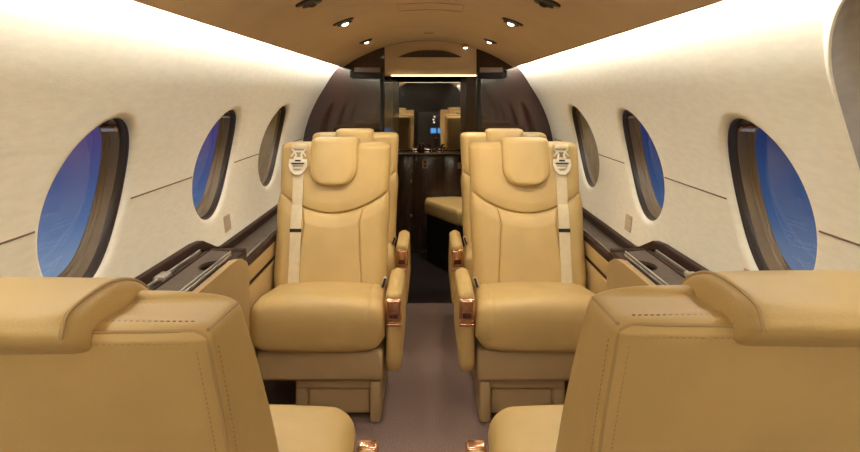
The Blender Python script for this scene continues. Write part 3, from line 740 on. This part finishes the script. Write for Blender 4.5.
# ---------------------------------------------------------------- near seats seen from behind
# own frame: origin on the floor under the cushion front, +y runs ahead (world), x>0 on the aisle side when m=+1
def make_near(m, loc, dh, label):
    root = empty('cabin_seat', loc, label=label, cat='seat', group='tan leather cabin seats with backs to the camera')
    y0 = loc[1]
    def put(name, b, mt, parent=root, **k):
        if m < 0: mirror(b)
        return obj(name, b, mt, parent, **k)
    HT = 0.937 + dh
    def rear(h): return lin([(0.30, 0.86), (0.50, 0.785), (0.776, 0.663), (0.925, 0.600)], h - dh) - y0
    def front(h): return lin([(0.30, 1.05), (0.40, 1.03), (0.50, 0.985), (0.60, 0.925), (0.745, 0.838), (0.85, 0.765), (0.925, 0.712)], h - dh) - y0
    rows = []; N = 90; tr_ = 0.014
    def hwf(h): return interp([(0.30, 0.222), (0.60, 0.234), (0.80, 0.234), (0.96, 0.232)], h)
    for h in [lerp(0.33, HT - tr_, i / 80) for i in range(81)] + [HT - tr_ + tr_ * math.sin(PI / 2 * i / 12) for i in range(1, 13)]:
        e = max(0, (h - (HT - tr_)) / tr_); sh = tr_ * (1 - math.sqrt(max(0, 1 - e * e)))
        a, c = rear(h) + sh, front(h) - sh * 0.8
        rows.append((h, 0, (a + c) / 2, hwf(h) - sh * 0.8, max(0.015, (c - a) / 2), 0.014))
    z_, _a, yc_, hw_, hd_, r_ = rows[-1]
    for k in (0.93, 0.8, 0.6, 0.35, 0.1): rows.append((z_ + 0.004 * (1 - k), 0, yc_, hw_ * k, hd_ * k, r_ * k))
    def fnb(p, t, u):
        w = 0.005 * (1 - (abs(u)) ** 2.5) if t == 'f' else 0
        # top falls gently towards the front, dips under the headrest
        e = max(0, (p.z - 0.80) / (HT - 0.80))
        yr = (p.y - rear(min(p.z, HT)))
        dz = e * e * (0.04 * max(0, yr) - 0.010 * abs(u) ** 8 * min(1, max(0, yr - 0.006) / 0.10))
        return Vector((p.x, p.y - w, p.z + dz))
    put('backrest', loft(rows, nf=60, nc=9, ns=14, fn=fnb), LEATHER, angle=75)
    # piping along the rear edge: up the side, round the corner, in to the headrest
    rc = 0.014
    def corner(h, off=0.0, ang=-135):
        a = math.radians(-45)
        return Vector((hwf(h) - rc + (rc + off) * math.cos(a), rear(h) + rc + (rc + off) * math.sin(a), h))
    for sx in (1, -1):
        bul = lambda x: 0.005 * max(0, 1 - (abs(x) / (hwf(HT) - 0.012)) ** 2.5)
        vert = [corner(lerp(0.34, HT - 0.022, i / 60)) for i in range(61)]
        hx = hwf(HT); ry = rear(HT)
        arcp = [Vector((hx - 0.007, ry + 0.0045, HT - 0.009)), Vector((hx - 0.020, ry + 0.0042, HT - 0.0042))]
        hor = [Vector((xx, ry + 0.0036 - bul(xx), HT - 0.0036)) for xx in [lerp(hx - 0.032, 0.105, i / 12) for i in range(13)]]
        path = spline(vert + arcp + hor, 3, closed=False)
        b = bmesh.new(); tube(b, [Vector((p.x * sx, p.y, p.z)) for p in path], 0.0019, 8); put('piping', b, PIPING)
        def stitches(pts, t):
            bb = bmesh.new(); t = Vector((t[0] * sx, t[1], t[2])).normalized() * 0.0015
            for q in pts:
                q = Vector((q[0] * sx, q[1], q[2])); tube(bb, [q - t, q + t], 0.00065, 5)
            put('stitching', bb, THREAD)
        hs = [0.36 + 0.0058 * i for i in range(200) if 0.36 + 0.0058 * i < HT - 0.024]
        stitches([(hwf(h) - 0.0145, rear(h) - 0.0008 - 0.005 * (1 - ((hwf(h) - 0.0145) / (hwf(h) - 0.014 + 0.014)) ** 2.5), h) for h in hs], (0, -0.45, 1))
        stitches([(hwf(h) + 0.0002, rear(h) + 0.0155, h) for h in hs], (0, -0.45, 1))
        xs = [hx - 0.022 - 0.0058 * i for i in range(60) if hx - 0.022 - 0.0058 * i > 0.115]
        stitches([(x, rear(HT - 0.0145) - 0.0005 - bul(x), HT - 0.0145) for x in xs], (1, 0, 0))
        stitches([(x, ry + 0.0155, HT + 0.0008) for x in xs], (1, 0, 0))
        # gusset piping running forward from the corner over the shoulder
        q0 = Vector((0, ry + 0.006, 0))
        ft = front(HT) - 0.015
        pts = []
        for i in range(13):
            t = i / 12; y = lerp(q0.y, ft, t)
            z = HT + 0.04 * max(0, y - rear(HT)) - 0.0042 - 0.0085 * min(1, max(0, y - rear(HT) - 0.006) / 0.10)
            pts.append(Vector(((hx - 0.0042) * sx, y, z)))
        b = bmesh.new(); tube(b, pts, 0.0018, 8); put('gusset_piping', b, PIPING)
    # headrest pad draped over the top
    R0 = 0.563 - y0
    hp = [(R0, 0.945), (R0 + 0.001, 0.954), (R0 + 0.010, 0.964), (R0 + 0.040, 0.969), (R0 + 0.085, 0.970), (R0 + 0.13, 0.960), (R0 + 0.172, 0.938), (R0 + 0.195, 0.90), (R0 + 0.20, 0.85), (R0 + 0.185, 0.838), (R0 + 0.14, 0.862), (R0 + 0.09, 0.892), (R0 + 0.045, 0.914), (R0 + 0.012, 0.932)]
    prof = [(v.x, v.y + dh - (0.0045 if m > 0 else 0.0035)) for v in spline([(a, b_, 0) for a, b_ in hp], 6)]
    put('headrest', pillow_extrude(prof, -0.134, 0.124, 0.016, crown=0.003, ne=8, nm=30, scale=0.07), LEATHER, angle=80)
    b = bmesh.new()
    loop = [Vector((0.1155, a, z)) for a, z in prof[:60]]
    tube(b, loop, 0.0018, 6); put('headrest_piping', b, PIPING)
    b = bmesh.new(); box(b, -0.122, 0.112, R0 + 0.052, R0 + 0.140, 0.905 + dh, 0.938 + dh, 0.002); put('headrest_mount', b, LEATHER)
    # cushion
    cp2 = [(0.0, 0.31), (-0.004, 0.365), (-0.03, 0.403), (-0.10, 0.415), (-0.30, 0.402), (-0.52, 0.385), (-0.56, 0.36), (-0.56, 0.27), (-0.50, 0.232), (-0.2, 0.222), (-0.05, 0.222), (-0.012, 0.245)]
    prof = [(v.x, v.y) for v in spline([(a, b_, 0) for a, b_ in cp2], 7)]
    def cf(p):
        # rounded front corners in plan
        t = max(0, (p.y + 0.11) / 0.11); k = 1 - 0.20 * t ** 3
        return Vector((p.x * k, p.y, p.z))
    put('seat_cushion', pillow_extrude(prof, -0.230, 0.270, 0.05, crown=0.008, nm=40, fn=cf), LEATHER, angle=80)
    b = bmesh.new(); box(b, -0.21, 0.235, -0.50, -0.02, 0.142, 0.24, 0.014); put('seat_base', b, PLINTH)
    b = bmesh.new(); box(b, -0.12, 0.17, -0.46, -0.05, 0.0, 0.1415, 0.01); put('pedestal', b, PLINTH)
    b = bmesh.new(); box(b, 0.272, 0.318, -0.50, -0.06, 0.17, 0.335, 0.018, 4); ar = put('armrest', b, LEATHER)
    b = bmesh.new(); box(b, 0.271, 0.319, -0.085, -0.045, 0.26, 0.340, 0.008); put('metal_cap', b, BRONZE, ar)
    return root
make_near(1, (-0.433, 1.56, 0), -0.012, 'near tan leather seat on the left seen from behind, padded headrest draped over its top')
make_near(-1, (0.405, 1.56, 0), -0.006, 'near tan leather seat on the right seen from behind, padded headrest draped over its top')

# ---------------------------------------------------------------- unseen fill lights added under the ceiling to brighten the cabin
for (x, y, e, sz) in ((-0.28, -0.75, 9.5, 0.25), (0.25, -0.75, 2.5, 0.25), (-0.1, -1.7, 8.0, 0.3), (0.0, 1.25, 2.2, 0.12)):
    l = bpy.data.lights.new('fill_light', 'AREA'); l.shape = 'DISK'; l.size = sz; l.energy = e; l.color = (1.0, 0.87, 0.66)
    o = bpy.data.objects.new('fill_light', l); C.objects.link(o); o.location = cp(x, y, -0.02); o.rotation_euler = (0, 0, 0)

l = bpy.data.lights.new('passage_fill', 'SPOT'); l.energy = 30; l.color = (1.0, 0.85, 0.66); l.spot_size = math.radians(50); l.spot_blend = 0.7; l.shadow_soft_size = 0.03  # added spot without a visible fitting, brightens the bench seat
o = bpy.data.objects.new('passage_fill', l); C.objects.link(o); o.location = (0.08, 4.33, H + 0.27)

# ---------------------------------------------------------------- dusk sky outside
w = bpy.data.worlds.new('World'); bpy.context.scene.world = w; w.use_nodes = True; nt = w.node_tree
bg = nt.nodes['Background']; tc = nt.nodes.new('ShaderNodeTexCoord'); sp = nt.nodes.new('ShaderNodeSeparateXYZ')
nt.links.new(tc.outputs['Generated'], sp.inputs[0])
mr = nt.nodes.new('ShaderNodeMapRange'); mr.inputs[1].default_value = -0.32; mr.inputs[2].default_value = 0.05; nt.links.new(sp.outputs['Z'], mr.inputs[0])
def ramp(cols):
    r = nt.nodes.new('ShaderNodeValToRGB'); e = r.color_ramp.elements
    e[0].position, e[0].color = cols[0][0], (*cols[0][1], 1); e[1].position, e[1].color = cols[-1][0], (*cols[-1][1], 1)
    for p, c in cols[1:-1]: q = e.new(p); q.color = (*c, 1)
    nt.links.new(mr.outputs[0], r.inputs[0]); return r
rl = ramp([(0.0, (0.25, 0.34, 0.46)), (0.27, (0.19, 0.27, 0.42)), (0.41, (0.085, 0.15, 0.32)), (0.56, (0.058, 0.085, 0.23)), (0.70, (0.070, 0.053, 0.18)), (1.0, (0.05, 0.04, 0.13))])
rr_ = ramp([(0.0, (0.22, 0.28, 0.40)), (0.32, (0.115, 0.165, 0.28)), (0.42, (0.05, 0.10, 0.23)), (0.53, (0.026, 0.068, 0.18)), (0.70, (0.018, 0.034, 0.11)), (1.0, (0.02, 0.025, 0.08))])
mxn = nt.nodes.new('ShaderNodeMix'); mxn.data_type = 'RGBA'
m2 = nt.nodes.new('ShaderNodeMapRange'); m2.inputs[1].default_value = -0.4; m2.inputs[2].default_value = 0.4; nt.links.new(sp.outputs['X'], m2.inputs[0])
nt.links.new(m2.outputs[0], mxn.inputs[0]); nt.links.new(rl.outputs[0], mxn.inputs[6]); nt.links.new(rr_.outputs[0], mxn.inputs[7])
nt.links.new(mxn.outputs[2], bg.inputs['Color']); bg.inputs['Strength'].default_value = 1.0

# ---------------------------------------------------------------- camera
cd = bpy.data.cameras.new('camera'); cam = bpy.data.objects.new('camera', cd); C.objects.link(cam)
cam.location = (0, 0, H); cam.rotation_euler = (PI / 2, 0, 0)
cd.sensor_width = 36; cd.lens = 36 * 650 / 860; cd.shift_x = 2 / 860; cd.shift_y = -131 / 860; cd.clip_start = 0.02
sc = bpy.context.scene; sc.camera = cam
vs = sc.view_settings; vs.view_transform = 'Standard'; vs.look = 'None'; vs.exposure = 0.0; vs.gamma = 1.0; vs.use_curve_mapping = False
